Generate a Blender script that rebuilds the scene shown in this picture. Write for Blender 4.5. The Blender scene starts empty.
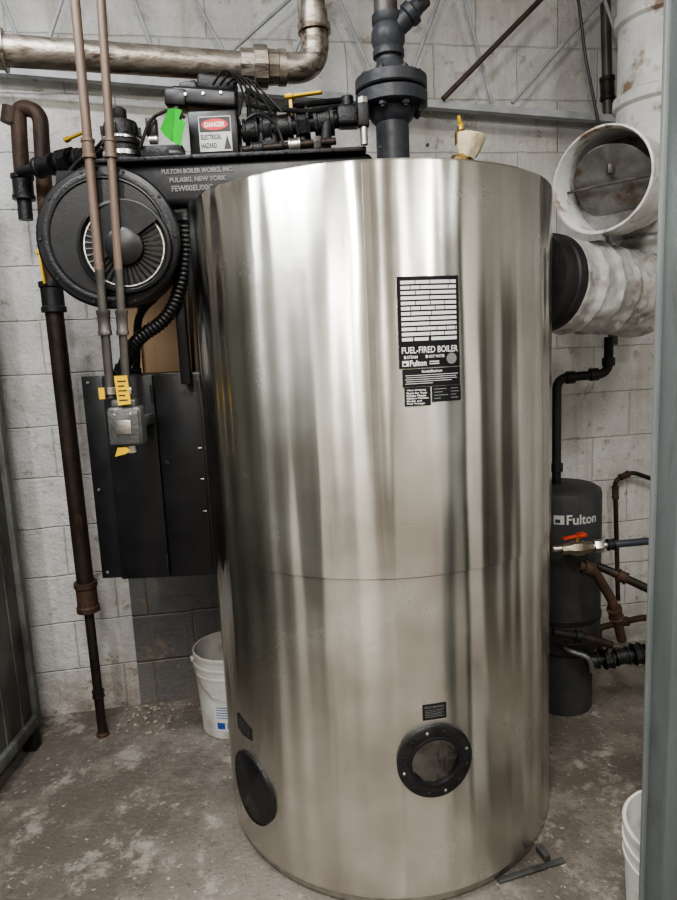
import bpy, bmesh, math, random
from mathutils import Vector, Matrix, noise as mnoise
random.seed(7)
scene = bpy.context.scene
COL = scene.collection
R = math.radians
V = Vector
# ------------------------------------------------------------------ camera
F = 650.0
CAM = V((0, 0, 1.46))
CM = Matrix.Rotation(R(90-8.9), 3, 'X') @ Matrix.Rotation(R(-2.7), 3, 'Z')
cd = bpy.data.cameras.new('camera'); cam = bpy.data.objects.new('camera', cd); COL.objects.link(cam)
cd.sensor_width = 36; cd.lens = F/900*36; cd.clip_start = 0.02
cam.matrix_world = Matrix.Translation(CAM) @ CM.to_4x4()
scene.camera = cam
def ray(px, py): return CM @ V(((px-338.5)/F, -(py-450)/F, -1))
def aY(px, py, Y):
    d = ray(px, py); return CAM + d*(Y/d.y)
def aZ(px, py, Z):
    d = ray(px, py); return CAM + d*((Z-CAM.z)/d.z)
WK = 0.16; W0 = 2.72
def wy(x): return W0 + WK*x
def aW(px, py, off=0.0):
    d = ray(px, py); t = (W0-off)/(d.y-WK*d.x); return CAM + d*t
BX, BY, BR, BH = 0.117, 2.013, 0.523, 1.865
def aC(px, py):
    d = ray(px, py); a = d.x**2+d.y**2; b = -2*(d.x*BX+d.y*BY); c = BX*BX+BY*BY-BR*BR
    q = max(b*b-4*a*c, 0); t = (-b-math.sqrt(q))/(2*a); p = CAM+d*t
    return math.atan2(p.x-BX, BY-p.y), p.z
# ------------------------------------------------------------------ materials
def newmat(name):
    m = bpy.data.materials.new(name); m.use_nodes = True
    nt = m.node_tree; return m, nt, nt.nodes['Principled BSDF']
def pm(name, c1, c2=None, scale=8, rough=.5, metal=0, bump=.0, bscale=60, stretch=(1,1,1), rvar=.1, lo=.35, hi=.65, c3=None, s3=3, coat=0, spec=.5, t3=.52):
    m, nt, b = newmat(name); N = nt.nodes; L = nt.links
    if c2 is None: c2 = tuple(x*.8 for x in c1)
    tc = N.new('ShaderNodeTexCoord'); mp = N.new('ShaderNodeMapping'); mp.inputs['Scale'].default_value = stretch
    L.new(tc.outputs['Object'], mp.inputs['Vector'])
    n = N.new('ShaderNodeTexNoise'); n.inputs['Scale'].default_value = scale; n.inputs['Detail'].default_value = 8; n.inputs['Roughness'].default_value = .65
    L.new(mp.outputs[0], n.inputs['Vector'])
    r = N.new('ShaderNodeValToRGB'); r.color_ramp.elements[0].position = lo; r.color_ramp.elements[1].position = hi
    r.color_ramp.elements[0].color = (*c1, 1); r.color_ramp.elements[1].color = (*c2, 1)
    L.new(n.outputs['Fac'], r.inputs['Fac']); out = r.outputs['Color']
    if c3:
        n3 = N.new('ShaderNodeTexNoise'); n3.inputs['Scale'].default_value = s3; n3.inputs['Detail'].default_value = 8; n3.inputs['Roughness'].default_value = .65
        L.new(mp.outputs[0], n3.inputs['Vector'])
        r3 = N.new('ShaderNodeValToRGB'); r3.color_ramp.elements[0].position = t3; r3.color_ramp.elements[1].position = t3+.1
        L.new(n3.outputs['Fac'], r3.inputs['Fac'])
        mx = N.new('ShaderNodeMixRGB'); L.new(r3.outputs['Color'], mx.inputs['Fac']); L.new(out, mx.inputs['Color1']); mx.inputs['Color2'].default_value = (*c3, 1)
        out = mx.outputs['Color']
    L.new(out, b.inputs['Base Color'])
    mr = N.new('ShaderNodeMapRange'); mr.inputs['To Min'].default_value = max(rough-rvar, .03); mr.inputs['To Max'].default_value = min(rough+rvar, 1)
    L.new(n.outputs['Fac'], mr.inputs['Value']); L.new(mr.outputs[0], b.inputs['Roughness'])
    b.inputs['Metallic'].default_value = metal
    b.inputs['Coat Weight'].default_value = coat
    b.inputs['Specular IOR Level'].default_value = spec
    if bump:
        nb = N.new('ShaderNodeTexNoise'); nb.inputs['Scale'].default_value = bscale; nb.inputs['Detail'].default_value = 6
        L.new(mp.outputs[0], nb.inputs['Vector'])
        bp = N.new('ShaderNodeBump'); bp.inputs['Strength'].default_value = bump; bp.inputs['Distance'].default_value = .01
        L.new(nb.outputs['Fac'], bp.inputs['Height']); L.new(bp.outputs[0], b.inputs['Normal'])
    return m
M = {}
M['black'] = pm('black_enamel', (.006,.006,.0075), (.012,.012,.0135), 12, .36, 0, .04, 90, spec=.42)
M['blackmatte'] = pm('matte_black_iron', (.008,.008,.009), (.022,.021,.021), 20, .5, 0, .15, 120, spec=.38)
M['blackcast'] = pm('cast_black_iron', (.007,.007,.008), (.02,.02,.022), 30, .42, 0, .25, 160, spec=.42)
M['rubber'] = pm('black_rubber', (.005,.005,.006), (.014,.014,.014), 14, .38, spec=.42)
M['darkgrey'] = pm('dark_grey_paint', (.020,.023,.030), (.048,.052,.060), 14, .45, 0, .15, 60, spec=.4)
M['steel'] = pm('bare_steel', (.42,.40,.37), (.62,.60,.56), 20, .33, 1, .1, 80)
M['brightsteel'] = pm('bright_zinc_steel', (.7,.69,.67), (.5,.49,.47), 20, .25, 1)
M['pipe'] = pm('tarnished_pipe', (.20,.17,.14), (.44,.41,.37), 9, .38, .75, .14, 50, (1,4,4), c3=(.11,.08,.06), s3=8)
M['rustpipe'] = pm('brown_rusty_pipe', (.028,.019,.015), (.09,.055,.038), 12, .6, .2, .3, 90, (1,1,.5), spec=.3, c3=(.13,.055,.025), s3=9, t3=.58)
M['blackpipe'] = pm('black_iron_pipe', (.013,.010,.009), (.045,.033,.027), 12, .5, .3, .25, 90, (1,1,.4), spec=.35, c3=(.085,.04,.022), s3=10, t3=.56)
M['conduit'] = pm('brown_conduit', (.11,.07,.05), (.20,.155,.125), 9, .5, .3, .15, 70, (1,1,.25))
M['conduitgrey'] = pm('grey_conduit', (.05,.045,.042), (.13,.12,.11), 14, .45, .5, .15, 70, (1,1,.3))
M['whitepaint'] = pm('chipped_white_paint', (.68,.68,.66), (.48,.48,.46), 7, .45, 0, .4, 24, c3=(.24,.17,.12), s3=9, t3=.545)
M['insul'] = pm('crumpled_silver_wrap', (.58,.58,.565), (.32,.32,.31), 6, .5, .2, 1.0, 15, c3=(.21,.18,.155), s3=8, t3=.54)
M['fluein'] = pm('sooty_flue_metal', (.22,.22,.215), (.10,.09,.08), 9, .5, .5, .2, 40, c3=(.10,.07,.05), s3=8, t3=.56)
M['brass'] = pm('brass', (.62,.44,.18), (.36,.26,.11), 20, .35, 1)
M['dullbrass'] = pm('dull_dirty_brass', (.34,.30,.24), (.20,.17,.13), 20, .42, .9, .2, 60)
M['yellow'] = pm('yellow_vinyl', (.72,.46,.02), (.55,.33,.01), 12, .4)
M['red'] = pm('red_vinyl', (.50,.05,.02), (.36,.035,.015), 12, .4)
M['green'] = pm('green_plastic_tag', (.02,.45,.035), (.012,.32,.02), 6, .4)
M['white'] = pm('white_plastic', (.68,.68,.66), (.55,.54,.5), 6, .45)
M['cream'] = pm('cream_tape', (.76,.68,.48), (.55,.47,.31), 20, .6, 0, .6, 40)
M['bucket'] = pm('dirty_white_bucket_plastic', (.62,.62,.60), (.42,.41,.38), 5, .45, 0, .05, 30, c3=(.33,.30,.26), s3=4)
M['ply'] = pm('plywood', (.40,.27,.16), (.26,.165,.09), 4, .7, 0, .2, 40, (1,1,.15))
M['tank'] = pm('galvanised_grey_sheet', (.10,.106,.098), (.17,.175,.16), 10, .55, .25, .35, 70, (1,1,.5), c3=(.07,.065,.06), s3=4)
M['post'] = pm('grey_painted_steel', (.10,.12,.12), (.15,.17,.17), 5, .5, .2, .15, 40, (1,1,.3), c3=(.08,.085,.08), s3=5)
M['postedge'] = pm('pale_grey_edge', (.22,.24,.24), (.15,.17,.17), 8, .45, .2, .15, 40, (1,1,.3))  # paler grey than the post body, for its left edge strip
M['joist'] = pm('pale_painted_joist', (.46,.47,.49), (.30,.31,.32), 9, .6, .1, .1, 40)
M['darkrod'] = pm('dark_rod', (.03,.02,.016), (.07,.045,.035), 12, .6)
M['ink'] = pm('white_print', (.76,.76,.74), (.66,.66,.64), 8, .45)
M['dimink'] = pm('dusty_white_print', (.50,.50,.49), (.38,.38,.37), 14, .5)
M['inkblack'] = pm('black_print', (.01,.01,.01), (.02,.02,.02), 8, .5)
M['raised'] = pm('raised_cast_letters', (.10,.10,.10), (.16,.16,.16), 20, .3)
M['greyprint'] = pm('faded_grey_print', (.22,.22,.22), (.15,.15,.15), 20, .5)
M['plate'] = pm('black_plate', (.006,.006,.008), (.014,.014,.016), 8, .32, spec=.4)
M['foil'] = pm('crinkled_foil', (.38,.38,.37), (.13,.125,.12), 9, .25, 1, .9, 14)
M['junction'] = pm('cast_aluminium_box', (.16,.16,.155), (.07,.07,.07), 16, .45, .6, .3, 80)
M['tankgrey'] = pm('dark_grey_tank_paint', (.022,.023,.026), (.046,.046,.046), 9, .5, 0, .12, 50, spec=.4, c3=(.06,.045,.035), s3=6, t3=.6)
M['bluepipe'] = pm('blue_grey_pipe', (.06,.075,.10), (.04,.045,.055), 14, .4, .4)
M['redink'] = pm('red_sign_ink', (.60,.03,.02), (.45,.02,.015), 8, .45)
M['blueink'] = pm('blue_print', (.03,.08,.35), (.02,.06,.25), 8, .45)
M['chip'] = pm('rubble', (.34,.29,.24), (.17,.13,.11), 30, .9, 0, .4, 60)

def block_mat(name, a, b_, mortar, paint=True, dirt=(.38,.35,.31), ms=.005, mw=.55):
    m, nt, b = newmat(name); N = nt.nodes; L = nt.links
    tc = N.new('ShaderNodeTexCoord'); s = N.new('ShaderNodeSeparateXYZ'); c = N.new('ShaderNodeCombineXYZ')
    L.new(tc.outputs['Object'], s.inputs[0])
    ad = N.new('ShaderNodeMath'); ad.operation = 'ADD'; L.new(s.outputs['X'], ad.inputs[0]); L.new(s.outputs['Y'], ad.inputs[1])
    L.new(ad.outputs[0], c.inputs['X']); L.new(s.outputs['Z'], c.inputs['Y'])
    def noi(sc, det=6, ro=.6, vec=None):
        n = N.new('ShaderNodeTexNoise'); n.inputs['Scale'].default_value = sc; n.inputs['Detail'].default_value = det; n.inputs['Roughness'].default_value = ro
        L.new(vec or tc.outputs['Object'], n.inputs['Vector']); return n
    def ramp(src, p0, p1):
        r = N.new('ShaderNodeValToRGB'); r.color_ramp.elements[0].position = p0; r.color_ramp.elements[1].position = p1; L.new(src, r.inputs['Fac']); return r.outputs['Color']
    def mix(fac, c1, c2):
        x = N.new('ShaderNodeMixRGB')
        L.new(fac, x.inputs['Fac']); L.new(c1, x.inputs['Color1']); x.inputs['Color2'].default_value = (*c2,1)
        return x.outputs['Color']
    def math2(op, x, y):
        q = N.new('ShaderNodeMath'); q.operation = op
        for i, t in enumerate((x, y)):
            if isinstance(t, (int, float)): q.inputs[i].default_value = t
            else: L.new(t, q.inputs[i])
        return q.outputs[0]
    nz = noi(6, 3)
    vm = N.new('ShaderNodeVectorMath'); vm.operation = 'SCALE'; vm.inputs['Scale'].default_value = .018
    L.new(nz.outputs['Color'], vm.inputs[0]); va = N.new('ShaderNodeVectorMath'); L.new(c.outputs[0], va.inputs[0]); L.new(vm.outputs[0], va.inputs[1])
    br = N.new('ShaderNodeTexBrick'); br.inputs['Scale'].default_value = 1; br.inputs['Brick Width'].default_value = .405; br.inputs['Row Height'].default_value = .203
    br.inputs['Mortar Size'].default_value = ms; br.inputs['Mortar Smooth'].default_value = 1
    br.inputs['Color1'].default_value = (*a,1); br.inputs['Color2'].default_value = (*b_,1); br.inputs['Mortar'].default_value = (*mortar,1)
    L.new(va.outputs[0], br.inputs['Vector'])
    col = mix(math2('MULTIPLY', ramp(noi(2.4, 9, .72).outputs['Fac'], .42, .70), .8), br.outputs['Color'], dirt)
    vs = N.new('ShaderNodeMapping'); vs.inputs['Scale'].default_value = (9, 9, .7); L.new(tc.outputs['Object'], vs.inputs['Vector'])
    col = mix(math2('MULTIPLY', ramp(noi(1.4, 7, .7, vs.outputs[0]).outputs['Fac'], .50, .75), .5), col, (.22,.17,.13))
    mr = N.new('ShaderNodeMapRange'); mr.inputs['From Min'].default_value = 0; mr.inputs['From Max'].default_value = .8; mr.inputs['To Min'].default_value = 1; mr.inputs['To Max'].default_value = .55
    L.new(s.outputs['Z'], mr.inputs['Value'])
    chips = math2('MULTIPLY', ramp(noi(12, 8, .74).outputs['Fac'], .57, .63), mr.outputs[0])
    col = mix(chips, col, (.23,.18,.14))
    low = N.new('ShaderNodeMapRange'); low.inputs['From Min'].default_value = 0; low.inputs['From Max'].default_value = .3; low.inputs['To Min'].default_value = .85; low.inputs['To Max'].default_value = 0
    L.new(s.outputs['Z'], low.inputs['Value'])
    col = mix(math2('MULTIPLY', low.outputs[0], ramp(noi(5, 7, .7).outputs['Fac'], .38, .62)), col, (.19,.15,.12))
    L.new(col, b.inputs['Base Color']); b.inputs['Roughness'].default_value = .55 if paint else .85
    h = math2('ADD', math2('MULTIPLY', noi(85, 6).outputs['Fac'], .6), math2('MULTIPLY', noi(16, 7).outputs['Fac'], 1.4))
    h = math2('SUBTRACT', h, math2('MULTIPLY', br.outputs['Fac'], mw))
    bp = N.new('ShaderNodeBump'); bp.inputs['Strength'].default_value = .85; bp.inputs['Distance'].default_value = .009
    L.new(h, bp.inputs['Height']); L.new(bp.outputs[0], b.inputs['Normal'])
    return m
M['wall'] = block_mat('painted_block', (.64,.64,.63), (.59,.59,.585), (.56,.56,.55))
M['rawblock'] = block_mat('unpainted_block', (.115,.117,.12), (.165,.165,.16), (.23,.23,.22), False, (.10,.10,.10), .007, 1)
M['roomwall'] = pm('far_room_wall', (.68,.66,.61), (.56,.54,.49), 2, .7)
M['door'] = pm('added_panel_dark', (.035,.03,.026), (.05,.045,.038), 3, .6)  # dark tone for the added unseen slabs mirrored in the boiler jacket
def floor_mat():
    m, nt, b = newmat('stained_concrete'); N = nt.nodes; L = nt.links
    tc = N.new('ShaderNodeTexCoord')
    def noi(sc, det=8, ro=.65):
        n = N.new('ShaderNodeTexNoise'); n.inputs['Scale'].default_value = sc; n.inputs['Detail'].default_value = det; n.inputs['Roughness'].default_value = ro; L.new(tc.outputs['Object'], n.inputs['Vector']); return n.outputs['Fac']
    def ramp(src, p0, p1, c0, c1):
        r = N.new('ShaderNodeValToRGB'); r.color_ramp.elements[0].position = p0; r.color_ramp.elements[1].position = p1
        r.color_ramp.elements[0].color = (*c0,1); r.color_ramp.elements[1].color = (*c1,1); L.new(src, r.inputs['Fac']); return r.outputs['Color']
    def mix(f, c1, c2):
        x = N.new('ShaderNodeMixRGB'); L.new(f, x.inputs['Fac']); L.new(c1, x.inputs['Color1']); x.inputs['Color2'].default_value = (*c2,1)
        return x.outputs['Color']
    K = (0,0,0)
    base = ramp(noi(3), .35, .68, (.15,.133,.114), (.25,.228,.20))
    base = mix(ramp(noi(1.6, 9, .7), .47, .57, K, (.8,.8,.8)), base, (.09,.076,.063))
    base = mix(ramp(noi(6, 9, .78), .54, .62, K, (.65,.65,.65)), base, (.35,.33,.295))
    base = mix(ramp(noi(60, 4), .60, .70, K, (.7,.7,.7)), base, (.05,.043,.037))
    base = mix(ramp(noi(42, 4), .63, .69, K, (.85,.85,.85)), base, (.42,.39,.35))
    L.new(base, b.inputs['Base Color'])
    mr = N.new('ShaderNodeMapRange'); mr.inputs['To Min'].default_value = .4; mr.inputs['To Max'].default_value = .95; L.new(noi(2), mr.inputs['Value']); L.new(mr.outputs[0], b.inputs['Roughness'])
    ad = N.new('ShaderNodeMath'); ad.operation = 'ADD'; L.new(noi(70, 6), ad.inputs[0]); L.new(noi(9, 8), ad.inputs[1])
    bp = N.new('ShaderNodeBump'); bp.inputs['Strength'].default_value = .8; bp.inputs['Distance'].default_value = .009; L.new(ad.outputs[0], bp.inputs['Height']); L.new(bp.outputs[0], b.inputs['Normal'])
    return m
M['floor'] = floor_mat()

def jacket_mat():
    m, nt, b = newmat('brushed_stainless'); N = nt.nodes; L = nt.links
    tc = N.new('ShaderNodeTexCoord'); s = N.new('ShaderNodeSeparateXYZ'); L.new(tc.outputs['Object'], s.inputs[0])
    at = N.new('ShaderNodeMath'); at.operation = 'ARCTAN2'; L.new(s.outputs['X'], at.inputs[0])
    ng = N.new('ShaderNodeMath'); ng.operation = 'MULTIPLY'; ng.inputs[1].default_value = -1; L.new(s.outputs['Y'], ng.inputs[0]); L.new(ng.outputs[0], at.inputs[1])
    def vec(ka, kz):
        c = N.new('ShaderNodeCombineXYZ')
        m1 = N.new('ShaderNodeMath'); m1.operation = 'MULTIPLY'; m1.inputs[1].default_value = ka; L.new(at.outputs[0], m1.inputs[0])
        m2 = N.new('ShaderNodeMath'); m2.operation = 'MULTIPLY'; m2.inputs[1].default_value = kz; L.new(s.outputs['Z'], m2.inputs[0])
        L.new(m1.outputs[0], c.inputs[0]); L.new(m2.outputs[0], c.inputs[1]); return c.outputs[0]
    def noise(v, sc, det=3):
        n = N.new('ShaderNodeTexNoise'); n.inputs['Scale'].default_value = sc; n.inputs['Detail'].default_value = det; L.new(v, n.inputs['Vector']); return n.outputs['Fac']
    warp = noise(vec(3.8, .11), 1.0, 1.3)
    warp2 = noise(vec(2.6, 1.3), 1.6, 1)
    fine = noise(vec(6, 420), 1.0, 4)
    smud = noise(tc.outputs['Object'], 5, 8)
    r = N.new('ShaderNodeValToRGB'); r.color_ramp.elements[0].color = (.64,.615,.56,1); r.color_ramp.elements[1].color = (.80,.785,.735,1)
    r.color_ramp.elements[0].position = .35; r.color_ramp.elements[1].position = .65
    L.new(smud, r.inputs['Fac']); L.new(r.outputs['Color'], b.inputs['Base Color'])
    mr = N.new('ShaderNodeMapRange'); mr.inputs['To Min'].default_value = .17; mr.inputs['To Max'].default_value = .33; L.new(smud, mr.inputs['Value']); L.new(mr.outputs[0], b.inputs['Roughness'])
    b.inputs['Metallic'].default_value = 1
    b.inputs['Anisotropic'].default_value = .87; b.inputs['Anisotropic Rotation'].default_value = .25
    tg = N.new('ShaderNodeTangent'); tg.direction_type = 'RADIAL'; tg.axis = 'Z'; L.new(tg.outputs[0], b.inputs['Tangent'])
    b1 = N.new('ShaderNodeBump'); b1.inputs['Strength'].default_value = 1; b1.inputs['Distance'].default_value = .029; L.new(warp, b1.inputs['Height'])
    b2 = N.new('ShaderNodeBump'); b2.inputs['Strength'].default_value = 1; b2.inputs['Distance'].default_value = .0055; L.new(warp2, b2.inputs['Height']); L.new(b1.outputs[0], b2.inputs['Normal'])
    b3 = N.new('ShaderNodeBump'); b3.inputs['Strength'].default_value = .3; b3.inputs['Distance'].default_value = .0006; L.new(fine, b3.inputs['Height']); L.new(b2.outputs[0], b3.inputs['Normal'])
    L.new(b3.outputs[0], b.inputs['Normal'])
    return m
M['jacket'] = jacket_mat()
# ------------------------------------------------------------------ mesh tools
ORG = {}
def basis(ax):
    ax = V(ax).normalized(); h = V((0,0,1)) if abs(ax.z) < .9 else V((1,0,0))
    x = h.cross(ax).normalized(); y = ax.cross(x); return x, y, ax
def spath(pts, rad, n=7):
    pts = [V(p) for p in pts]; out = [pts[0]]
    for i in range(1, len(pts)-1):
        a, p, b = pts[i-1], pts[i], pts[i+1]
        la, lb = (a-p).length, (b-p).length; t = min(rad, la*.49, lb*.49)
        s, e = p+(a-p)/la*t, p+(b-p)/lb*t
        for k in range(n+1):
            u = k/n; out.append(s*(1-u)**2 + p*2*u*(1-u) + e*u*u)
    out.append(pts[-1]); return out
def mid(a, b, t): return V(a)*(1-t)+V(b)*t
def resample(P, step):
    total = sum((P[i+1]-P[i]).length for i in range(len(P)-1)); n = max(2, int(total/step)); i = 0; acc = 0; out = []
    for k in range(n+1):
        t = total*k/n
        while i < len(P)-2 and acc+(P[i+1]-P[i]).length < t: acc += (P[i+1]-P[i]).length; i += 1
        L = (P[i+1]-P[i]).length; out.append(mid(P[i], P[i+1], (t-acc)/L if L else 0))
    return out
class MB:
    def __init__(s): s.bm = bmesh.new()
    def face(s, vs):
        try: return s.bm.faces.new(vs)
        except ValueError: return None
    def box(s, c, size, rot=None, bev=0.0, seg=2):
        bm2 = bmesh.new(); bmesh.ops.create_cube(bm2, size=1)
        for v in bm2.verts: v.co = V((v.co.x*size[0], v.co.y*size[1], v.co.z*size[2]))
        if bev: bmesh.ops.bevel(bm2, geom=bm2.edges[:], offset=bev, segments=seg, affect='EDGES', profile=.5)
        mt = Matrix.Translation(V(c)) @ (rot.to_4x4() if rot else Matrix.Identity(4))
        s.merge(bm2, mt); return s
    def merge(s, bm2, mt=None):
        mp = {}
        for v in bm2.verts: mp[v] = s.bm.verts.new(mt @ v.co if mt else v.co)
        for f in bm2.faces: s.face([mp[v] for v in f.verts])
        bm2.free()
    def tube(s, pts, r, seg=16, cap=True, radii=None):
        pts = [V(p) for p in pts]; n = len(pts)
        tang = []
        for i in range(n):
            if i == 0: t = pts[1]-pts[0]
            elif i == n-1: t = pts[-1]-pts[-2]
            else: t = (pts[i+1]-pts[i]).normalized()+(pts[i]-pts[i-1]).normalized()
            tang.append(t.normalized())
        x, y, _ = basis(tang[0]); rings = []
        for i in range(n):
            t = tang[i]; x = (x - t*x.dot(t)).normalized(); y = t.cross(x)
            rr = radii[i] if radii else r
            rings.append([s.bm.verts.new(pts[i]+x*rr*math.cos(2*math.pi*k/seg)+y*rr*math.sin(2*math.pi*k/seg)) for k in range(seg)])
        for i in range(n-1):
            for k in range(seg):
                s.face([rings[i][k], rings[i][(k+1)%seg], rings[i+1][(k+1)%seg], rings[i+1][k]])
        if cap: s.face(rings[0][::-1]); s.face(rings[-1])
        return s
    def lathe(s, prof, org, ax=(0,0,1), seg=32, phase=0):
        x, y, a = basis(ax); org = V(org); rings = []
        for (r, h) in prof:
            if r < 1e-6: rings.append([s.bm.verts.new(org+a*h)])
            else: rings.append([s.bm.verts.new(org+a*h+x*r*math.cos(2*math.pi*k/seg+phase)+y*r*math.sin(2*math.pi*k/seg+phase)) for k in range(seg)])
        for i in range(len(rings)-1):
            A, B = rings[i], rings[i+1]
            for k in range(seg):
                k2 = (k+1)%seg
                if len(A) == 1 and len(B) == 1: break
                if len(A) == 1: s.face([A[0], B[k2], B[k]])
                elif len(B) == 1: s.face([A[k], A[k2], B[0]])
                else: s.face([A[k], A[k2], B[k2], B[k]])
        return s
    def cyl(s, p0, p1, r, seg=24, bev=0.0, r1=None):
        p0, p1 = V(p0), V(p1); L = (p1-p0).length; r1 = r if r1 is None else r1
        b = bev
        pr = [(0,0),(r-b,0),(r,b),(r1,L-b),(r1-b,L),(0,L)] if b else [(0,0),(r,0),(r1,L),(0,L)]
        return s.lathe(pr, p0, p1-p0, seg)
    def prism(s, poly, fn, w0, w1):
        a = [s.bm.verts.new(fn(u, v, w0)) for u, v in poly]; b = [s.bm.verts.new(fn(u, v, w1)) for u, v in poly]
        s.face(a[::-1]); s.face(b); n = len(poly)
        for i in range(n): s.face([a[i], a[(i+1)%n], b[(i+1)%n], b[i]])
        return s
    def quad(s, u0, v0, u1, v1, fn, w0, w1, nu=1):
        us = [u0+(u1-u0)*i/nu for i in range(nu+1)]
        g = {}
        for i, u in enumerate(us):
            for j, v in enumerate((v0, v1)):
                for k, w in enumerate((w0, w1)): g[i,j,k] = s.bm.verts.new(fn(u, v, w))
        for i in range(nu):
            s.face([g[i,0,1], g[i+1,0,1], g[i+1,1,1], g[i,1,1]]); s.face([g[i,0,0], g[i,1,0], g[i+1,1,0], g[i+1,0,0]])
            s.face([g[i,0,0], g[i+1,0,0], g[i+1,0,1], g[i,0,1]]); s.face([g[i,1,0], g[i,1,1], g[i+1,1,1], g[i+1,1,0]])
        s.face([g[0,0,0], g[0,0,1], g[0,1,1], g[0,1,0]]); s.face([g[nu,0,0], g[nu,1,0], g[nu,1,1], g[nu,0,1]])
        return s
    def crumple(s, amp, freq):
        bmesh.ops.recalc_face_normals(s.bm, faces=s.bm.faces[:])
        s.bm.normal_update()
        for v in s.bm.verts:
            n_ = mnoise.noise(v.co*freq)+.5*mnoise.noise(v.co*freq*2.3); v.co += v.normal*amp*n_
        return s
    def text(s, body, u0, v0, u1, v1, fn, w, bold=0.0):
        cu = bpy.data.curves.new('t', 'FONT'); cu.body = body; cu.size = 1; cu.offset = bold; cu.extrude = 0; cu.resolution_u = 3
        ob = bpy.data.objects.new('t', cu); me = bpy.data.meshes.new_from_object(ob)
        xs = [v.co.x for v in me.vertices]; ys = [v.co.y for v in me.vertices]
        if not xs: return s
        x0, x1, y0, y1 = min(xs), max(xs), min(ys), max(ys)
        vs = [s.bm.verts.new(fn(u0+(v.co.x-x0)/(x1-x0)*(u1-u0), v0+(v.co.y-y0)/(y1-y0)*(v1-v0), w)) for v in me.vertices]
        for p in me.polygons: s.face([vs[i] for i in p.vertices])
        bpy.data.objects.remove(ob); bpy.data.curves.remove(cu); bpy.data.meshes.remove(me)
        return s
    def build(s, name, mat, parent=None, sharp=35, flat=False, label=None):
        bm = s.bm
        bmesh.ops.recalc_face_normals(bm, faces=bm.faces[:])
        org = ORG.get(parent.name, V((0,0,0))) if parent else V((0,0,0))
        for f in bm.faces: f.smooth = not flat
        for e in bm.edges:
            if len(e.link_faces) == 2 and e.calc_face_angle(0) > R(sharp): e.smooth = False
        if not parent:
            cs = [v.co for v in bm.verts]
            org = V(((min(c.x for c in cs)+max(c.x for c in cs))/2, (min(c.y for c in cs)+max(c.y for c in cs))/2, min(c.z for c in cs)))
        for v in bm.verts: v.co -= org
        me = bpy.data.meshes.new(name); bm.to_mesh(me); bm.free()
        me.materials.append(M[mat]); o = bpy.data.objects.new(name, me); COL.objects.link(o)
        if parent: o.parent = parent
        else: o.location = org
        ORG[o.name] = org
        if label: o['label'] = label
        return o
def thing(name, label, cat, loc, group=None):
    o = bpy.data.objects.new(name, None); o.empty_display_size = .1; COL.objects.link(o); o.location = loc
    o['label'] = label; o['category'] = cat
    if group: o['group'] = group
    ORG[o.name] = V(loc); return o
def tag(o, label, cat, group=None):
    o['label'] = label; o['category'] = cat
    if group: o['group'] = group
    return o
def struct(o): o['kind'] = 'structure'; return o
def bolt(parent, c, ax, r=.007, h=.008, mat='blackmatte', name='bolt'):
    return MB().lathe([(0,0),(r,0),(r,h*.8),(r*.8,h),(0,h)], c, ax, 6).build(name, mat, parent)
def coupling(mb, a, b, t0, t1, r, seg=20, bead=1.12):
    p0, p1 = mid(a,b,t0), mid(a,b,t1); L = (p1-p0).length; e = L*.16
    mb.lathe([(r*.7,0),(r*bead,0),(r*bead,e),(r,e*1.3),(r,L-e*1.3),(r*bead,L-e),(r*bead,L),(r*.7,L)], p0, p1-p0, seg); return mb
def coup(parent, a, b, t0, t1, r, mat, seg=20, name='coupling', bead=1.12):
    return coupling(MB(), a, b, t0, t1, r, seg, bead).build(name, mat, parent)
def hexnut(mb, p, ax, r, h):
    mb.lathe([(0,-h/2),(r*.92,-h/2),(r,-h*.4),(r,h*.4),(r*.92,h/2),(0,h/2)], p, ax, 6); return mb
# ------------------------------------------------------------------ setting
def slab(name, pts, z0, z1, mat):
    mb = MB(); mb.prism(pts, lambda u,v,w: V((u,v,w)), z0, z1); return struct(mb.build(name, mat, flat=True))
XL, XR, YF, ZC = -2.3, 2.0, -2.8, 3.3
slab('floor', [(XL-.2,YF-.2),(XR+.2,YF-.2),(XR+.2,wy(XR)+.3),(XL-.2,wy(XL)+.3)], -.12, 0, 'floor')
slab('ceiling', [(XL-.2,YF-.2),(XR+.2,YF-.2),(XR+.2,wy(XR)+.3),(XL-.2,wy(XL)+.3)], ZC, ZC+.1, 'roomwall')
slab('wall_back', [(XL,wy(XL)),(XR,wy(XR)),(XR,wy(XR)+.2),(XL,wy(XL)+.2)], 0, ZC, 'wall')
slab('wall_left', [(XL-.2,YF),(XL,YF),(XL,wy(XL)+.1),(XL-.2,wy(XL)+.1)], 0, ZC, 'wall')
slab('wall_right', [(XR,YF),(XR+.2,YF),(XR+.2,wy(XR)+.1),(XR,wy(XR)+.1)], 0, ZC, 'wall')
slab('wall_front', [(XL,YF-.2),(XR,YF-.2),(XR,YF),(XL,YF)], 0, ZC, 'roomwall')
slab('added_dark_panel_1', [(.12,YF),(.75,YF),(.75,YF+.05),(.12,YF+.05)], 0, 2.2, 'door')  # four dark slabs added out of view, giving the jacket dark reflected bands
slab('added_dark_panel_2', [(-1.9,YF),(-1.2,YF),(-1.2,YF+.05),(-1.9,YF+.05)], 0, 2.2, 'door')
slab('added_dark_panel_3', [(XL,-.45),(XL+.05,-.45),(XL+.05,.25),(XL,.25)], 0, 2.2, 'door')
slab('added_dark_panel_4', [(XR-.05,.8),(XR,.8),(XR,1.5),(XR-.05,1.5)], 0, 2.2, 'door')
def wfn():
    d = V((1, WK, 0)).normalized(); nrm = V((WK, -1, 0)).normalized()
    return lambda u, v, w: V((0, W0, 0)) + d*u + nrm*w + V((0,0,v))
WF = wfn()
def wu(p): return (V((p.x, p.y-W0, 0))).dot(V((1,WK,0)).normalized())
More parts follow.
